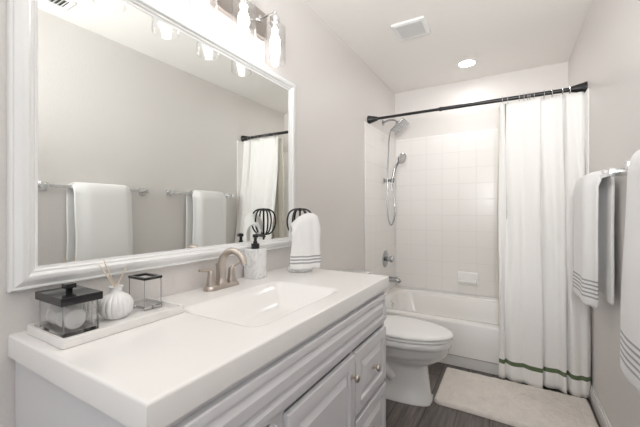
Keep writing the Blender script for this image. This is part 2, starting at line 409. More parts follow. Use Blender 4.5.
bm = B(); lathe(bm, [(.047, .010), (.044, .014), (.018, .015), (.016, .018), (0, .018)], (0.192, SY-.015, 1.662), fn, 36); sf = obj('spray_face', bm, M['steel'], hh)
t = B()
for r_, n_ in ((.026, 8), (.037, 12)):
    for k in range(n_):
        a = 2*PI*k/n_; o1 = fn.orthogonal().normalized(); o2 = fn.cross(o1)
        p = Vector((0.192, SY-.015, 1.662))+o1*(r_*math.cos(a))+o2*(r_*math.sin(a))
        lathe(t, [(.003, .014), (.002, .018), (0, .018)], p, fn, 6)
obj('spray_nozzles', t, M['grey'], sf)
bm = B(); pth = smooth_path([(0.155, SY, 1.99), (0.11, SY, 1.97), (0.072, SY-.01, 1.90), (0.062, SY-.02, 1.70), (0.056, SY-.025, 1.45), (0.056, SY-.025, 1.22), (0.066, SY-.025, 1.08), (0.090, SY-.02, 1.02), (0.118, SY-.015, 1.08), (0.124, SY-.01, 1.2), (0.104, SY-.005, 1.33), (0.092, SY-.005, 1.40)], 10)
tube(bm, pth, .0068, 12); obj('hose', bm, M['fitting'], hh)

# soap dish on far wall
sd = thing('soap_dish', (0.73, Y1-.012, .50), 'white ceramic soap dish fixed to the far tiled wall above the tub', 'soap dish')
yb = Y1-0.012
bm = B(); box(bm, .637, .823, yb-.016, yb, .435, .56, .007, 3); obj('back_plate', bm, M['seat'], sd)
bm = B()
prof = [(yb-.014, .455), (yb-.05, .452), (yb-.066, .462), (yb-.07, .480), (yb-.064, .484), (yb-.056, .474), (yb-.03, .468), (yb-.014, .470)]
loft(bm, [[Vector((x, y, z)) for y, z in prof] for x in (.652, .808)])
box(bm, .650, .662, yb-.066, yb-.012, .455, .50, .004); box(bm, .798, .810, yb-.066, yb-.012, .455, .50, .004)
obj('tray', bm, M['seat'], sd, smooth=50)

# ------------------------------------------------------------------ curtain rod, rings, curtain, liner
RY, RZ = 2.72, 1.966
rod = thing('shower_curtain_rod', (0.76, RY, RZ), 'black tension rod spanning the bathtub alcove under the ceiling', 'curtain rod')
bm = B(); tube(bm, [(0.012, RY, RZ), (0.98, RY, RZ)], .0115, 20); obj('tube', bm, M['black'], rod)
bm = B(); tube(bm, [(0.60, RY, RZ), (1.508, RY, RZ)], .0145, 20); lathe(bm, [(.0145, 0), (.0165, .004), (.0165, .02), (.0145, .024)], (0.60, RY, RZ), 'x', 20); obj('outer_tube', bm, M['black'], rod)
for x, d in ((0.0, 1), (W, -1)):
    bm = B(); lathe(bm, [(0, 0), (.036, 0), (.036, .010), (.033, .014), (.026, .05), (.017, .085), (.0, .085)], (x, RY, RZ), (d, 0, 0), 28); obj('end_flange', bm, M['black'], rod)

green = (0.12, 0.17, 0.085)
M['liner'] = mat('cream_liner', (0.80, 0.78, 0.70), 0.5)
def curtain_mesh(u_pts, ztop, zbot, ytop, ybot, nz=60, drape=None):
    bm = B(); uvl = bm.loops.layers.uv.new('UVMap')
    L = [0]
    for a, b in zip(u_pts, u_pts[1:]): L.append(L[-1]+math.hypot(a[0]-b[0], a[1]-b[1]))
    grid = []
    for j in range(nz+1):
        t = j/nz; z = ztop+(zbot-ztop)*t
        row = []
        for i, (x, y) in enumerate(u_pts):
            amp = 0.55+0.45*sstep(t*2.5)
            yy = drape(z)+y*amp+0.004*math.sin(i*.35+z*5)
            xx = x+0.004*math.sin(z*4+i*.2)
            row.append(bm.verts.new((min(xx, W-.006), yy, z)))
        grid.append(row)
    for j in range(nz):
        for i in range(len(u_pts)-1):
            f = bm.faces.new((grid[j][i], grid[j][i+1], grid[j+1][i+1], grid[j+1][i]))
            for l, (jj, ii) in zip(f.loops, ((j, i), (j, i+1), (j+1, i+1), (j+1, i))):
                l[uvl].uv = (L[ii], ztop+(zbot-ztop)*jj/nz)
    return bm
def drape(z):    # hangs from the rod, pushed out over the tub's front rim
    t = (1.93-z)/1.93
    return RY-0.175*sstep((t)*1.15)*1.0 - 0.004
pts = smooth_path([(1.020, .000, 0), (1.040, -.010, 0), (1.056, .010, 0), (1.062, .026, 0), (1.074, .012, 0), (1.10, -.012, 0), (1.14, -.012, 0), (1.165, -.004, 0), (1.20, -.018, 0),
    (1.236, -.030, 0), (1.262, -.030, 0), (1.266, .004, 0), (1.250, .028, 0), (1.268, .034, 0), (1.29, .014, 0), (1.32, .006, 0), (1.35, .010, 0), (1.374, -.014, 0), (1.390, -.016, 0), (1.396, .018, 0), (1.384, .034, 0), (1.400, .022, 0), (1.412, -.020, 0), (1.44, -.026, 0), (1.47, -.016, 0), (1.49, -.022, 0), (1.508, .008, 0)], 6)
pts = [(p.x, p.y) for p in pts]
UL = [0]
for a, b in zip(pts, pts[1:]): UL.append(UL[-1]+math.hypot(a[0]-b[0], a[1]-b[1]))
M['curtain'] = banded('white_waffle_curtain', (0.90, 0.895, 0.88), green, 0.122, 1.0, 0.028, 1, stripe_shade=[(UL[19], .005), (UL[117], .004)], weave=0.009)  # upright green stripes also paint in the dark gaps between folds
bm = curtain_mesh(pts, 1.935, 0.022, RY, 2.56, drape=drape)
cur = tag(obj('shower_curtain', bm, M['curtain'], smooth=60, recalc=False, base=(1.26, 2.6, .02)), 'long white waffle shower curtain with a green band near its hem', 'shower curtain')
sm = cur.modifiers.new('thickness', 'SOLIDIFY'); sm.thickness = 0.002
bm = B(); uvl = None
lp = [(1.006+i*.008+0.0, 0.012*math.sin(i*.75)) for i in range(64)]
bm = curtain_mesh(lp, 1.93, 0.10, RY, RY, nz=30, drape=lambda z: RY+0.052+0.06*sstep((1.2-z)/0.9))
lin = tag(obj('shower_liner', bm, M['liner'], smooth=60, recalc=False, base=(1.26, 2.8, .1)), 'plain cream liner hanging inside the tub behind the white curtain', 'shower liner')
sm = lin.modifiers.new('thickness', 'SOLIDIFY'); sm.thickness = 0.0015
ring0 = None
for i, x in enumerate((1.040, 1.072, 1.145, 1.172, 1.195, 1.207, 1.232, 1.290, 1.335, 1.392, 1.432)):
    if ring0 is None:
        bm = B(); n = 28
        tube(bm, [(x, RY+.022*math.cos(2*PI*k/n)*(.55+.45*abs(math.sin(PI*k/n))), RZ-.008+.030*math.sin(2*PI*k/n)) for k in range(n)], .0022, 8, closed=True)
        ring0 = obj('curtain_ring', bm, M['chrome'], base=(x, RY, RZ)); r = ring0
    else: r = dup(ring0, (x, RY, RZ))
    tag(r, 'small chrome ring hooking the white curtain to the black rod', 'curtain ring', 'curtain rings on the rod')

# ------------------------------------------------------------------ toilet
toi = thing('toilet', (0.4, 2.05, 0), 'white elongated toilet with lid down between vanity and bathtub', 'toilet')
TY = 2.05
def egg(x0, x1, hw, z, n=40, yc=TY, sq=1.0):
    """egg-shaped outline, blunt at the back (x0), pointed to the front (x1)"""
    out = []
    for k in range(n):
        a = 2*PI*k/n; c, s = math.cos(a), math.sin(a)
        x = (x0+x1)/2 - (x1-x0)*.06 + ((x1-x0)*.56 if c > 0 else (x1-x0)*.44)*c
        y = yc+hw*(1 if s > 0 else -1)*abs(s)**sq
        out.append(Vector((x, y, z)))
    return out
bm = B()
loft(bm, [egg(.10, .680, .112, 0, sq=.45), egg(.10, .680, .112, .016, sq=.45), egg(.11, .668, .102, .026, sq=.45), egg(.12, .660, .096, .12, sq=.45), egg(.12, .652, .092, .20, sq=.5), egg(.13, .652, .094, .222, sq=.6), egg(.15, .69, .118, .240, sq=.8), egg(.17, .735, .146, .268), egg(.19, .768, .167, .305), egg(.20, .780, .175, .342), egg(.20, .783, .178, .350), egg(.205, .790, .184, .354), egg(.21, .792, .185, .372), egg(.21, .791, .183, .386), egg(.215, .786, .178, .391)])
bowl = obj('bowl', bm, M['porcelain'], toi, smooth=60)
bm = B(); box(bm, .03, .30, TY-.10, TY+.10, .25, .385, .02, 3); obj('tank_shelf', bm, M['porcelain'], toi)
bm = B()   # sculpted trapway on the side
pth = smooth_path([(.46, TY-.080, .13), (.40, TY-.095, .185), (.33, TY-.098, .19), (.27, TY-.095, .14), (.23, TY-.09, .05)], 8)
tube(bm, pth, [.030]*len(pth), 16); tube(bm, [Vector((p.x, 2*TY-p.y, p.z)) for p in pth], .030, 16); obj('trapway', bm, M['porcelain'], toi)
for s in (-1, 1):
    bm = B(); lathe(bm, [(.016, 0), (.015, .012), (.008, .02), (0, .021)], (.36, TY+s*.092, .022)); obj('bolt_cap', bm, M['seat'], toi)
bm = B(); loft(bm, [egg(.22, .795, .184, .394), egg(.217, .797, .186, .397), egg(.217, .797, .186, .405), egg(.22, .790, .180, .409)]); obj('seat', bm, M['seat'], toi, smooth=60)
bm = B(); loft(bm, [egg(.22, .790, .180, .413), egg(.212, .802, .189, .417), egg(.212, .802, .189, .424), egg(.217, .797, .184, .430), egg(.24, .77, .160, .434), egg(.32, .66, .08, .436)]); lid = obj('lid', bm, M['seat'], toi, smooth=60)
for s in (-1, 1):
    bm = B(); tube(bm, [(.222, TY+s*.075-.02, .425), (.222, TY+s*.075+.02, .425)], .011, 14); obj('hinge', bm, M['seat'], toi)
bm = B(); box(bm, .015, .20, TY-.20, TY+.20, .385, .69, .018, 3); obj('tank', bm, M['porcelain'], toi)
bm = B(); box(bm, .012, .208, TY-.207, TY+.207, .69, .715, .009, 3); obj('tank_lid', bm, M['porcelain'], toi)
bm = B(); lathe(bm, [(.012, 0), (.012, .012), (0, .012)], (.20, TY-.14, .64), 'x', 16); tube(bm, [(.214, TY-.14, .64), (.218, TY-.09, .632), (.216, TY-.06, .628)], [.006, .005, .006]); obj('flush_lever', bm, M['chrome'], toi)

# ------------------------------------------------------------------ bath mat
def matmesh():
    bm = B(); nx, ny = 130, 84; x0, x1, y0, y1 = .685, 1.495, 2.035, 2.525
    g = []
    for j in range(ny+1):
        row = []
        for i in range(nx+1):
            u, v = i/nx, j/ny; x = x0+(x1-x0)*u; y = y0+(y1-y0)*v
            # rounded corners
            r = .05; dx = max(0, r-(x-x0), r-(x1-x)); dy = max(0, r-(y-y0), r-(y1-y))
            d = math.hypot(dx, dy)
            if dx > 0 and dy > 0 and d > r:
                k = r/d; cx_ = x0+r if x < (x0+x1)/2 else x1-r; cy_ = y0+r if y < (y0+y1)/2 else y1-r
                x = cx_+(x-cx_)*k; y = cy_+(y-cy_)*k
            e = min(x-x0, x1-x, y-y0, y1-y)
            h = .020*sstep(e/.012+.1)
            for c_ in (.055, .075, .095): h -= .0045*math.exp(-((e-c_)/.004)**2)
            if e > .11:
                h += .0025*math.sin(x*120+2*math.sin(y*30))*math.sin(y*120+2*math.sin(x*25))
            h += .005*noise.noise(Vector((x*14, y*14, 0)))+.004*noise.noise(Vector((x*70, y*70, 0)))
            y += .004*math.sin(x*9)*(1-v)
            row.append(bm.verts.new((x, y, max(.003, h+.002))))
        g.append(row)
    for j in range(ny):
        for i in range(nx): bm.faces.new((g[j][i], g[j][i+1], g[j+1][i+1], g[j+1][i]))
    bot = bmesh.ops.extrude_face_region(bm, geom=bm.faces[:])
    for v in bot['geom']:
        if isinstance(v, bmesh.types.BMVert): v.co.z = 0.0005
    return bm
M['mat'] = mat('cream_tufted_cotton', (0.80, 0.75, 0.70), 0.95, bump=0.9, bscale=150, var=.13, vscale=22, sheen=.3, dist=.004)
tag(obj('bath_mat', matmesh(), M['mat'], smooth=70, base=(1.08, 2.28, 0)), 'cream tufted cotton mat with ribbed border on the dark floor by the tub', 'bath mat')

# ------------------------------------------------------------------ vanity cabinet
VX, VY0, VY1, CT = .565, .325, 1.508, .79
van = thing('vanity_cabinet', (0.28, .917, 0), 'pale grey bathroom vanity with raised panel doors and drawers', 'vanity')
bm = B(); box(bm, .002, VX-.02, VY0, VY0+.016, .09, CT-.001, .001, 1); box(bm, .002, VX-.02, VY1-.016, VY1, .09, CT-.001, .001, 1); box(bm, .002, .012, VY0+.016, VY1-.016, .09, CT-.001); box(bm, .002, VX-.02, VY0+.01, VY1-.01, .09, .106); box(bm, .002, VX-.08, VY0+.005, VY1-.005, 0, .091); 
obj('body', bm, M['cabinet'], van, smooth=30)
bm = B()
box(bm, VX-.021, VX, VY0, VY1, CT-.030, CT-.001, .0012, 1); box(bm, VX-.021, VX, VY0, VY1, .09, .115, .0012, 1)
for a, b in ((VY0, VY0+.03), (.645, .705), (1.125, 1.145), (VY1-.03, VY1)): box(bm, VX-.021, VX-.0005, a, b, .09, CT-.001, .0012, 1)
box(bm, VX-.021, VX-.0007, VY0, VY1, .62, .65); obj('face_frame', bm, M['cabinet'], van, smooth=30)
def raised(y0, y1, z0, z1, prof, th=.019):
    bm = B(); x = VX
    R = [[Vector((x+.0005, y0, z0)), Vector((x+.0005, y1, z0)), Vector((x+.0005, y1, z1)), Vector((x+.0005, y0, z1))]]
    for ins, h in prof:
        X = x+th+h
        R.append([Vector((X, y0+ins, z0+ins)), Vector((X, y1-ins, z0+ins)), Vector((X, y1-ins, z1-ins)), Vector((X, y0+ins, z1-ins))])
    return loft(bm, R)
DP = [(0, -.004), (.002, -.001), (.006, 0), (.042, 0), (.045, -.004), (.047, -.009), (.056, -.009), (.060, -.007), (.078, -.0015), (.080, .0)]
SP = [(0, -.004), (.002, -.001), (.006, 0), (.030, 0), (.033, -.004), (.034, -.008), (.038, -.008), (.042, -.006), (.055, -.001), (.057, .0)]
def knob(y, z, parent):
    bm = B(); lathe(bm, [(.009, 0), (.009, .002), (.0055, .005), (.005, .014), (.012, .019), (.0145, .024), (.0125, .029), (.006, .032), (0, .0325)], (VX+.019, y, z), 'x', 24)
    tag(obj('knob', bm, M['nickel'], parent), 'brushed nickel knob')
obj('false_panel', raised(.345, 1.488, .645, .768, [(0, -.004), (.002, -.001), (.005, 0), (.022, 0), (.024, -.004), (.026, -.009), (.032, -.009), (.036, -.006), (.046, 0), (.048, .001)]), M['cabinet'], van, smooth=20)
for (a, b), ky in (((.345, .655), .375), ((.700, 1.128), 1.095)):
    d = obj('door', raised(a, b, .115, .615, DP), M['cabinet'], van, smooth=20); knob(ky, .545, d)
for (a, b) in ((.372, .615), (.115, .352)):
    d = obj('drawer', raised(1.140, 1.482, a, b, DP), M['cabinet'], van, smooth=20); knob(1.311, (a+b)/2, d)

# ------------------------------------------------------------------ countertop with integrated basin
def counter():
    x0, x1, y0, y1 = 0.001, .584, .312, 1.522; zt = .844; th = .054; rb = .005
    bx0, bx1, by0, by1, rr, dep, slope = .180, .512, .655, 1.165, .05, .09, .10
    nx, ny = 90, 170
    xs = sorted(set([x0+(x1-rb-x0)*i/nx for i in range(nx+1)])); ys = [y0+rb+(y1-y0-2*rb)*j/ny for j in range(ny+1)]
    xs += [x1-rb*.6, x1-rb*.25, x1, x1]; zx = {len(xs)-4: -.0008, len(xs)-3: -.0022, len(xs)-2: -rb, len(xs)-1: -th}
    zx[len(xs)-4] = -.0006
    ys = [y0, y0, y0+rb*.25, y0+rb*.6]+ys+[y1-rb*.6, y1-rb*.25, y1, y1]
    n = len(ys); zy = {0: -th, 1: -rb, 2: -.0022, 3: -.0006, n-4: -.0006, n-3: -.0022, n-2: -rb, n-1: -th}
    bm = B(); g = []
    def sd(x, y):
        cx_, cy_ = (bx0+bx1)/2, (by0+by1)/2; qx = abs(x-cx_)-(bx1-bx0)/2+rr; qy = abs(y-cy_)-(by1-by0)/2+rr
        return -(math.hypot(max(qx, 0), max(qy, 0))+min(max(qx, qy), 0)-rr)
    for j, y in enumerate(ys):
        row = []
        for i, x in enumerate(xs):
            z = zt+min(zx.get(i, 0), zy.get(j, 0))
            d = sd(x, y)
            if d > 0: z -= dep*sstep(d/slope)**.9*(0.8+.2*sstep(d/.16))
            row.append(bm.verts.new((x, y, z)))
        g.append(row)
    for j in range(len(ys)-1):
        for i in range(len(xs)-1): bm.faces.new((g[j][i], g[j][i+1], g[j+1][i+1], g[j+1][i]))
    # back and underside
    loop = [g[j][0] for j in range(len(ys))]
    a = bm.verts.new((x0, y0, zt-th)); b = bm.verts.new((x0, y1, zt-th))
    bm.faces.new([g[0][0]]+[g[j][0] for j in range(1, n)])
    bmesh.ops.remove_doubles(bm, verts=bm.verts[:], dist=1e-6)
    f = [e for e in bm.edges if e.is_boundary]
    return bm
ct = tag(obj('vanity_countertop', counter(), M['counter'], smooth=35, base=(.28, .917, .79)), 'glossy white vanity countertop with moulded rectangular sink basin', 'countertop')

CZ = .8445
# ------------------------------------------------------------------ faucet
FY = .950
fa = thing('faucet', (.07, FY, CZ), 'brushed nickel two-handle faucet with arched spout behind the sink basin', 'faucet')
bm = B()
def stad(z, hx, hy): return rrect(.068, FY, hx, hy, min(hx, hy)-.0005, z, 8)
loft(bm, [stad(CZ, .030, .086), stad(CZ+.004, .030, .086), stad(CZ+.012, .027, .083), stad(CZ+.016, .024, .080)]); obj('base_plate', bm, M['nickel'], fa, smooth=50)
for s in (-1, 1):
    hy_ = FY+s*.055
    bm = B(); lathe(bm, [(.021, .012), (.021, .018), (.0185, .024), (.016, .045), (.0135, .060), (.0125, .068), (.009, .074), (0, .076)], (.068, hy_, CZ), 'z', 28)
    hb = obj('handle', bm, M['nickel'], fa)
    bm = B(); p = smooth_path([(.068, hy_, CZ+.070), (.066, hy_+s*.012, CZ+.078), (.064, hy_+s*.032, CZ+.080), (.062, hy_+s*.052, CZ+.083)], 6)
    tube(bm, p, [(.009-.003*i/len(p), .007-.0035*i/len(p)) for i in range(len(p))], 14); obj('lever', bm, M['nickel'], hb)
bm = B(); p = smooth_path([(.068, FY, CZ+.012), (.067, FY, CZ+.06), (.070, FY, CZ+.105), (.085, FY, CZ+.132), (.118, FY, CZ+.150), (.150, FY, CZ+.148), (.178, FY, CZ+.130), (.192, FY, CZ+.104)], 7)
rad = [.017-.0045*min(1, i/len(p)*1.3) for i in range(len(p))]
tube(bm, p, rad, 20); lathe(bm, [(.024, .012), (.0235, .02), (.018, .03), (.016, .04)], (.068, FY, CZ), 'z', 28); obj('spout', bm, M['nickel'], fa)
bm = B(); tube(bm, [(.192, FY, CZ+.106), (.1945, FY, CZ+.096)], .0115, 18); obj('aerator', bm, M['chrome'], fa)
bm = B(); tube(bm, [(.040, FY, CZ+.015), (.040, FY, CZ+.085)], .0028, 10); lathe(bm, [(0, .012), (.005, .011), (.0065, .004), (.004, 0)], (.040, FY, CZ+.085), 'z', 14); obj('lift_rod', bm, M['nickel'], fa)

# ------------------------------------------------------------------ soap dispenser
so = thing('soap_dispenser', (.055, 1.165, CZ), 'square white marble soap dispenser with black pump beside the faucet', 'soap dispenser')
bm = B(); box(bm, .020, .095, 1.128, 1.203, CZ, .980, .004, 3); obj('bottle', bm, M['marble'], so)
pc = (.0575, 1.1655)
bm = B(); lathe(bm, [(0, 0), (.019, 0), (.019, .022), (.017, .024), (.010, .025), (.010, .034), (0, .035)], (*pc, .980), 'z', 28); co = obj('pump_collar', bm, M['black'], so)
bm = B(); lathe(bm, [(.007, 0), (.007, .02), (.012, .021), (.013, .031), (.010, .035), (0, .036)], (*pc, 1.012), 'z', 20)
p = [(pc[0], pc[1], 1.042), (pc[0]+.022, pc[1]+.012, 1.042), (pc[0]+.036, pc[1]+.020, 1.039), (pc[0]+.041, pc[1]+.022, 1.033)]
tube(bm, p, [.0075, .0065, .0055, .005], 12); obj('pump_nozzle', bm, M['black'], so)

# ------------------------------------------------------------------ tray and its things
TX0, TX1, TY0, TY1 = .028, .226, .338, .655
tr = tag(obj('vanity_tray', loft(B(), [rrect((TX0+TX1)/2, (TY0+TY1)/2, (TX1-TX0)/2-i, (TY1-TY0)/2-i, .006, z, 3) for i, z in ((.002, CZ), (0, CZ+.002), (0, CZ+.021), (.001, CZ+.022), (.007, CZ+.022), (.008, CZ+.021), (.009, CZ+.009), (.010, CZ+.008))]), M['tray'], smooth=35, base=(.13, .49, CZ)),
    'long rectangular white tray on the left end of the countertop', 'tray')
TZ = CZ+.0085

def glass_box(x0, x1, y0, y1, z0, z1, t=.004, bot=.008):
    bm = B()
    def rr(i, z): return rrect((x0+x1)/2, (y0+y1)/2, (x1-x0)/2-i, (y1-y0)/2-i, .005 if i == 0 else .003, z, 3)
    loft(bm, [rr(0, z0), rr(0, z1), rr(t, z1), rr(t, z0+bot)]); return bm
bx = (.040, .172, .360, .440)
cb = thing('glass_canister', (.106, .400, TZ), 'square clear glass canister with black lid holding cotton pads and swabs', 'canister')
obj('glass_box', glass_box(*bx, TZ, .928), M['clear'], cb, smooth=30)
bm = B(); box(bm, bx[0]+.005, bx[1]-.005, .4175, .4195, TZ+.009, .915); obj('divider', bm, M['glass'], cb)
bm = B(); box(bm, bx[0]-.006, bx[1]+.006, bx[2]-.006, bx[3]+.006, .9285, .948, .001, 1); ld = tag(obj('lid', bm, M['blackgloss'], cb, smooth=30), 'glossy black lid')
bm = B(); box(bm, .100, .112, .394, .406, .948, .958, .001, 1); box(bm, .094, .118, .388, .412, .957, .969, .001, 1); obj('knob', bm, M['blackgloss'], ld, smooth=30)
def pad(cx_, cy_, cz_, r, h, tilt, lab):
    bm = B(); lathe(bm, [(0, -h/2), (r*.9, -h/2), (r, -h*.25), (r, h*.25), (r*.9, h/2), (0, h/2)], (cx_, cy_, cz_), tilt, 28)
    tag(obj('cotton_pad', bm, M['cotton'], base=(cx_, cy_, cz_)), lab, 'cotton pad', 'cotton pads in the glass canister')
ax = (0, 1, 0)
for k in range(11):
    pad(.054+.0103*k, .3915+random.uniform(-.0015, .0015), TZ+.0095+.026, .0245+random.uniform(-.001, .0005), .0088, (1, .02, 0), 'round white cotton pad standing in the black-lidded glass canister')
sw0 = None
for k in range(16):
    x = .052+.0072*k+random.uniform(-.001, .001); y = .4275+random.uniform(-.002, .002)
    if sw0 is None:
        bm = B(); tube(bm, [(x, y, TZ+.012), (x, y, TZ+.060)], .0012, 8)
        root = thing('cotton_swab', (x, y, TZ+.009), '', 'cotton swab'); sw0 = root
        obj('stick', bm, M['ceramic'], root)
        for zz in (0.0025, .054):
            bm = B(); lathe(bm, [(0, 0), (.0022, .002), (.0027, .006), (.002, .010), (0, .0115)], (x, y, TZ+.009+zz), 'z', 10); obj('tip', bm, M['cotton'], root)
        r = root
    else: r = dup(sw0, (x, y, TZ+.009))
    r.rotation_euler = (random.uniform(-.04, .04), random.uniform(-.05, .05), 0)
    tag(r, 'thin white cotton swab standing upright in the black-lidded glass canister', 'cotton swab', 'cotton swabs in the glass canister')

# diffuser
dc = (.120, .508)
df = thing('reed_diffuser_bottle', (*dc, TZ), 'round ribbed white ceramic reed diffuser bottle on the tray', 'diffuser')
bm = B(); lathe(bm, [(0, 0), (.024, 0), (.033, .006), (.040, .014), (.044, .024), (.0455, .036), (.043, .047), (.038, .056), (.030, .063), (.021, .068), (.0155, .073), (.0150, .082), (.018, .086), (.0185, .089), (.014, .089), (.012, .074), (0, .07)], (*dc, TZ), 'z', 128,
    mod=lambda a, r, h: r*(.87+.10*abs(math.sin(a*8))**.7) if r > .0215 and h > .003 else r)
obj('bottle', bm, M['ceramic'], df, smooth=50)
for k, (dx, dy, dz) in enumerate(((-.01, -.040, .135), (.01, -.034, .14), (-.02, -.022, .145), (.02, .018, .125))):
    bm = B(); b0 = Vector((dc[0]-dx*.12, dc[1]-dy*.12, TZ+.073)); e0 = Vector((dc[0]+dx, dc[1]+dy, TZ+dz+.02))
    tube(bm, [b0, e0], .0015, 8)
    tag(obj('diffuser_reed', bm, M['reed'], base=tuple(b0)), 'thin pale wooden reed leaning out of the ribbed white diffuser', 'reed', 'reeds in the diffuser')

# open jar with black rim
jx = (.050, .136, .582, .640)
jr = thing('glass_tumbler', (.092, .612, TZ), 'open square clear glass holder with black rim on the tray', 'glass holder')
obj('glass_box', glass_box(*jx, TZ, .946, .0035, .012), M['clear'], jr, smooth=30)
bm = B()
def rq(i, z): return rrect((jx[0]+jx[1])/2, (jx[2]+jx[3])/2, (jx[1]-jx[0])/2-i, (jx[3]-jx[2])/2-i, .004, z, 3)
R = [rq(-.0015, .945), rq(-.0015, .952), rq(.008, .952), rq(.008, .945)]
loft(bm, R, False, False); loft(bm, [R[-1], R[0]], False, False); bmesh.ops.remove_doubles(bm, verts=bm.verts[:], dist=1e-6)
tag(obj('rim', bm, M['blackgloss'], jr, smooth=30), 'glossy black square rim')

# ------------------------------------------------------------------ hand towel stand and towel
HC = Vector((.135, 1.425, CZ))
hs = thing('hand_towel_stand', tuple(HC), 'black wire hand towel stand with round marble base on the countertop', 'towel stand')
bm = B(); lathe(bm, [(0, 0), (.064, 0), (.066, .003), (.066, .013), (.063, .016), (0, .016)], tuple(HC), 'z', 40); obj('base', bm, M['marble'], hs)
bm = B(); tube(bm, [HC+Vector((0, 0, .015)), HC+Vector((0, 0, .318))], .0055, 14); lathe(bm, [(0, .01), (.010, .008), (.013, 0), (.010, -.006), (0, -.007)], tuple(HC+Vector((0, 0, .318))), 'z', 18); obj('pole', bm, M['black'], hs)
for k in range(6):
    a = PI/6+k*PI/3; d = Vector((math.cos(a), math.sin(a), 0))
    P_ = [HC+d*r_+Vector((0, 0, h)) for r_, h in ((.004, .322), (.032, .319), (.055, .303), (.066, .272), (.066, .240), (.056, .208), (.036, .186), (.006, .178))]
    bm = B(); tube(bm, smooth_path(P_, 5), .0045, 10); obj('wire_loop', bm, M['black'], hs)
M['handtowel'] = banded('white_hand_towel', (0.88, 0.88, 0.88), (0.40, 0.41, 0.43), .895, .0155, .0078, 3, bump=.6, bscale=320)
def drape_towel():
    """a folded hand towel hung over the wire cage; shell closed by a solidify thickness"""
    bm = B(); uvl = bm.loops.layers.uv.new('UVMap')
    # path across: from front bottom up over top and down behind, direction n (towards camera), width along w
    n_ = Vector((.80, -.60, 0)).normalized(); w_ = Vector((.60, .80, 0)).normalized()
    prof = [(.086, .024), (.090, .06), (.092, .11), (.094, .17), (.094, .21), (.093, .245), (.090, .265), (.080, .280), (.066, .285), (.052, .279), (.040, .262), (.034, .24), (.034, .21), (.034, .18), (.034, .155)]
    P_ = smooth_path([(a, 0, b) for a, b in prof], 5)
    NW = 30; g = []
    for i, p in enumerate(P_):
        row = []; fr = 1-i/len(P_)
        for k in range(NW+1):
            t = k/NW*2-1
            hw = .074 - .014*sstep((p.z-.20)/.08) + .004*math.sin(p.z*30)
            bulge = -.018*t*t + .004*math.sin(t*7+p.z*9)*(1-sstep((p.z-.22)/.1)) 
            zz = p.z + (-.030*t*t*sstep((p.z-.17)/.1)) + .024*t*sstep((p.z-.17)/.1)
            if i == 0: zz += .004*math.sin(t*4)
            q = HC+n_*(p.x+(bulge if p.x > 0 else -bulge))+w_*(t*hw+.002)+Vector((0, 0, zz))
            row.append(bm.verts.new(q))
        g.append(row)
    for i in range(len(P_)-1):
        for k in range(NW):
            f = bm.faces.new((g[i][k], g[i][k+1], g[i+1][k+1], g[i+1][k]))
            for l in f.loops: l[uvl].uv = (0, l.vert.co.z if i < 30 else 2)
    return bm
ht = tag(obj('hand_towel', drape_towel(), M['handtowel'], smooth=80, base=tuple(HC)), 'white hand towel with three grey stripes draped over the black wire stand', 'towel')
sm = ht.modifiers.new('thickness', 'SOLIDIFY'); sm.thickness = 0.012; sm.offset = 1
sb = ht.modifiers.new('soft', 'SUBSURF'); sb.levels = 1; sb.render_levels = 1
# ------------------------------------------------------------------ mirror
mi = thing('framed_mirror', (0, .93, 1.42), 'large wall mirror in a white moulded frame above the vanity', 'mirror')
my0, my1, mz0, mz1 = .309, 1.551, .953, 1.890; fw = .058
PF = [(.0, .001), (0, .016), (.001, .019), (.003, .021), (.006, .021), (.008, .019), (.010, .0185), (.014, .021), (.020, .0265), (.028, .030), (.035, .0295), (.039, .026), (.040, .022), (.042, .0205), (.047, .0205), (.049, .018), (.051, .0155), (.055, .0145), (.058, .0135), (.058, .008)]
bm = B()
R = [[Vector((x, my0+i, mz0+i)), Vector((x, my1-i, mz0+i)), Vector((x, my1-i, mz1-i)), Vector((x, my0+i, mz1-i))] for i, x in PF]
loft(bm, R, False, False); obj('frame', bm, M['frame'], mi, smooth=28)
bm = B(); box(bm, .004, .012, my0+fw-.006, my1-fw+.006, mz0+fw-.006, mz1-fw+.006); obj('mirror_glass', bm, M['mirror'], mi, smooth=None)

# ------------------------------------------------------------------ vanity light
vl = thing('vanity_light', (0, .918, 2.08), 'nickel bar light with four clear glass cylinder shades above the mirror', 'wall lamp')
bm = B(); box(bm, .0, .028, .548, 1.288, 2.018, 2.145, .003, 2); obj('back_plate', bm, M['plate'], vl)
for y in (.60, .811, 1.022, 1.234):
    bm = B(); tube(bm, smooth_path([(.026, y, 2.100), (.07, y, 2.101), (.112, y, 2.100), (.120, y, 2.096), (.120, y, 2.085)], 5), .006, 12); lathe(bm, [(.016, 0), (.016, .004), (.006, .008)], (.028, y, 2.10), 'x', 20); lathe(bm, [(0, .008), (.006, .007), (.0085, 0), (.006, -.007), (0, -.008)], (.12, y, 2.105), 'z', 14)
    arm = obj('arm', bm, M['chrome'], vl)
    bm = B(); lathe(bm, [(0, .0), (.012, 0), (.014, -.008), (.024, -.016), (.026, -.046), (.020, -.055), (.020, -.075), (0, -.075)], (.12, y, 2.092), 'z', 24); obj('socket', bm, M['chrome'], arm)
    bm = B(); lathe(bm, [(.024, 2.034), (.046, 2.034), (.0495, 2.031), (.0495, 1.864), (.0485, 1.862), (.0465, 1.864), (.0465, 2.028), (.024, 2.030)], (.12, y, 0), 'z', 40, closed=True); obj('shade', bm, M['shade'], vl)
    bm = B(); lathe(bm, [(0, 2.017), (.011, 2.016), (.0115, 2.000), (.017, 1.985), (.0235, 1.965), (.025, 1.950), (.021, 1.938), (.012, 1.931), (0, 1.929)], (.12, y, 0), 'z', 24); obj('bulb', bm, M['bulb'], vl)

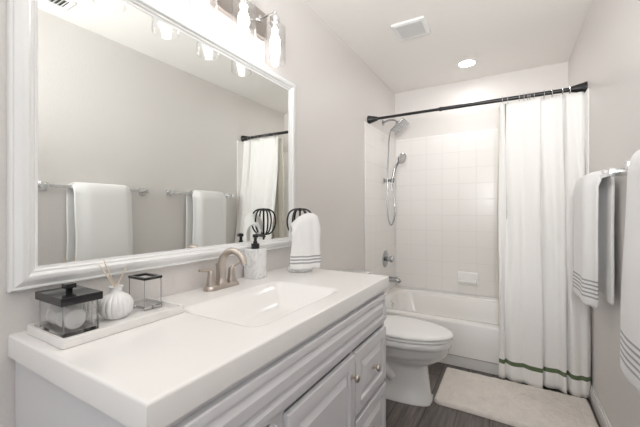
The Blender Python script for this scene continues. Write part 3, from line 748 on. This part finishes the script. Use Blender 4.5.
# ------------------------------------------------------------------ towel bars and towels on the right wall
BX, BZ = 1.460, 1.317
def towel_bar(y0, y1, label):
    t = thing('towel_bar', (W, (y0+y1)/2, BZ), label, 'towel bar', 'towel bars on the right wall')
    bm = B(); box(bm, BX-.006, BX+.006, y0+.008, y1-.008, BZ-.011, BZ+.009, .0015, 1); obj('bar', bm, M['chrome'], t)
    for y in (y0, y1):
        bm = B(); box(bm, W-.009, W, y-.027, y+.027, BZ-.027, BZ+.027, .002, 2); box(bm, BX-.014, W-.008, y-.015, y+.015, BZ-.016, BZ+.016, .002, 2); obj('bracket', bm, M['chrome'], t)
    return t
towel_bar(1.80, 2.49, 'chrome towel bar nearer the shower, under the smaller-looking towel')
towel_bar(.90, 1.56, 'chrome towel bar nearer the camera, seen best in the mirror')
def bath_towel(y0, y1, zf, zb, droop, label, xf=.050, wave=.004, seed=0, name_m='a', cut=0.0, fan=0.0, turn=0.0, turn2=0.0):
    mtl = banded('white_towel_'+name_m, (0.86, 0.86, 0.86), (0.36, 0.37, 0.39), zf+.045, .0195, .008, 5, bump=.6, bscale=300)
    bm = B(); uvl = bm.loops.layers.uv.new('UVMap')
    pr = [(-xf, zf), (-xf, zf+.2), (-xf, BZ-.10), (-xf+.002, BZ-.03), (-xf*.72, BZ+.012), (-xf*.3, BZ+.026), (.004, BZ+.028), (.026, BZ+.018), (.035, BZ-.02), (.034, BZ-.10), (.034, zb+.2), (.034, zb)]
    P_ = smooth_path([(a, 0, b) for a, b in pr], 6); NY = 26; g = []
    nf = 4*6
    for i, p in enumerate(P_):
        row = []
        for k in range(NY+1):
            t = k/NY; y = y0+(y1-y0)*t
            low = sstep((BZ-.02-p.z)/.5)
            x = BX+p.x+wave*math.sin(t*9+seed+p.z*3)*low - (fan*low if p.x < 0 else 0)
            e = min(t, 1-t)*(y1-y0)
            if p.x < 0 and t < .30: x += turn*(1-sstep(t/.30)); y += turn*.9*sstep(1-t/.30)
            if p.x < 0 and t > .85: x += turn2*sstep((t-.85)/.15)
            roundoff = .022*(1-sstep(e/.03))*(1 if p.z > BZ-.03 else 0)
            z = p.z-roundoff
            if p.x < 0 and i < 10:
                z -= droop*(1-sstep((t-cut)/(1-cut)*1.0))*(1-i/10) if droop else 0
            yy = y+ (0.006*math.sin(p.z*11+seed))*low
            row.append(bm.verts.new((x, yy, z)))
        g.append(row)
    for i in range(len(P_)-1):
        for k in range(NY):
            f = bm.faces.new((g[i][k], g[i][k+1], g[i+1][k+1], g[i+1][k]))
            for l in f.loops:
                v = l.vert
                l[uvl].uv = (v.co.y, P_[i].z if 0 else (P_[min(i+(1 if v in g[i+1] else 0), len(P_)-1)].z if i < nf else 5.0))
    o = tag(obj('bath_towel', bm, mtl, smooth=80, base=(BX, (y0+y1)/2, BZ)), label, 'towel')
    s = o.modifiers.new('thickness', 'SOLIDIFY'); s.thickness = .013; s.offset = 0
    b = o.modifiers.new('soft', 'SUBSURF'); b.levels = 1; b.render_levels = 1
    return o
bath_towel(1.955, 2.376, .69, .72, 0, 'white towel with grey stripes on the bar nearer the shower curtain', seed=1, name_m='a', xf=.055, turn=.04, turn2=.02)
bath_towel(1.025, 1.430, .655, .68, 0, 'white towel with grey stripes cut by the photo right edge', xf=.050, seed=3, name_m='b', turn=.02, turn2=.035, fan=.018)

# ------------------------------------------------------------------ ceiling fittings
ef = thing('exhaust_fan', (.49, 2.305, H), 'square white exhaust fan cover on the ceiling', 'exhaust fan')
bm = B(); R = [rrect(.487, 2.305, .112-i, .112-i, .008, z, 4) for i, z in ((0, H), (0, H-.008), (.003, H-.013), (.022, H-.017), (.024, H-.016), (.026, H-.012))]
loft(bm, R, True, True); obj('cover', bm, M['white_trim'], ef, smooth=30)
bm = B()
for k in range(20):
    y = 2.305-.081+.0085*k; box(bm, .487-.084, .487+.084, y-.0028, y+.0028, H-.0165, H-.011)
obj('grille', bm, M['grille'], ef, smooth=None)
dl = thing('recessed_downlight', (.764, 3.084, H), 'round white recessed ceiling light above the bathtub', 'ceiling light')
bm = B(); lathe(bm, [(.062, -.004), (.066, -.008), (.078, -.006), (.080, 0), (.062, 0)], (.764, 3.084, H), 'z', 40, closed=True); obj('trim_ring', bm, M['white_trim'], dl)
bm = B(); lathe(bm, [(0, -.003), (.062, -.003), (.062, 0)], (.764, 3.084, H), 'z', 40); obj('lens', bm, M['can'], dl)
rg = thing('air_register', (1.315, .80, H), 'white ceiling air register with dark louvres reflected in the mirror', 'air vent')
bm = B(); R = [rrect(1.315, .80, .072-i, .18-i, .004, z, 3) for i, z in ((0, H), (0, H-.006), (.004, H-.010), (.020, H-.010), (.024, H-.006), (.024, H-.001))]
loft(bm, R, True, False); obj('frame', bm, M['white_trim'], rg, smooth=30)
bm = B(); box(bm, 1.267, 1.363, .644, .956, H-.002, H-.0005); obj('duct_shade_sheet', bm, M['dark'], rg)  # flat dark sheet, shade inside the duct put in as colour
for k in range(15):
    y = .655+.0205*k
    t = box(B(), -.048, .048, -.008, .008, -.0008, .0008); bm = B(); merge(bm, t, Matrix.Translation((1.315, y, H-.008)) @ Matrix.Rotation(math.radians(35), 4, 'X'))
    obj('louvre', bm, M['white_trim'], rg, smooth=None)
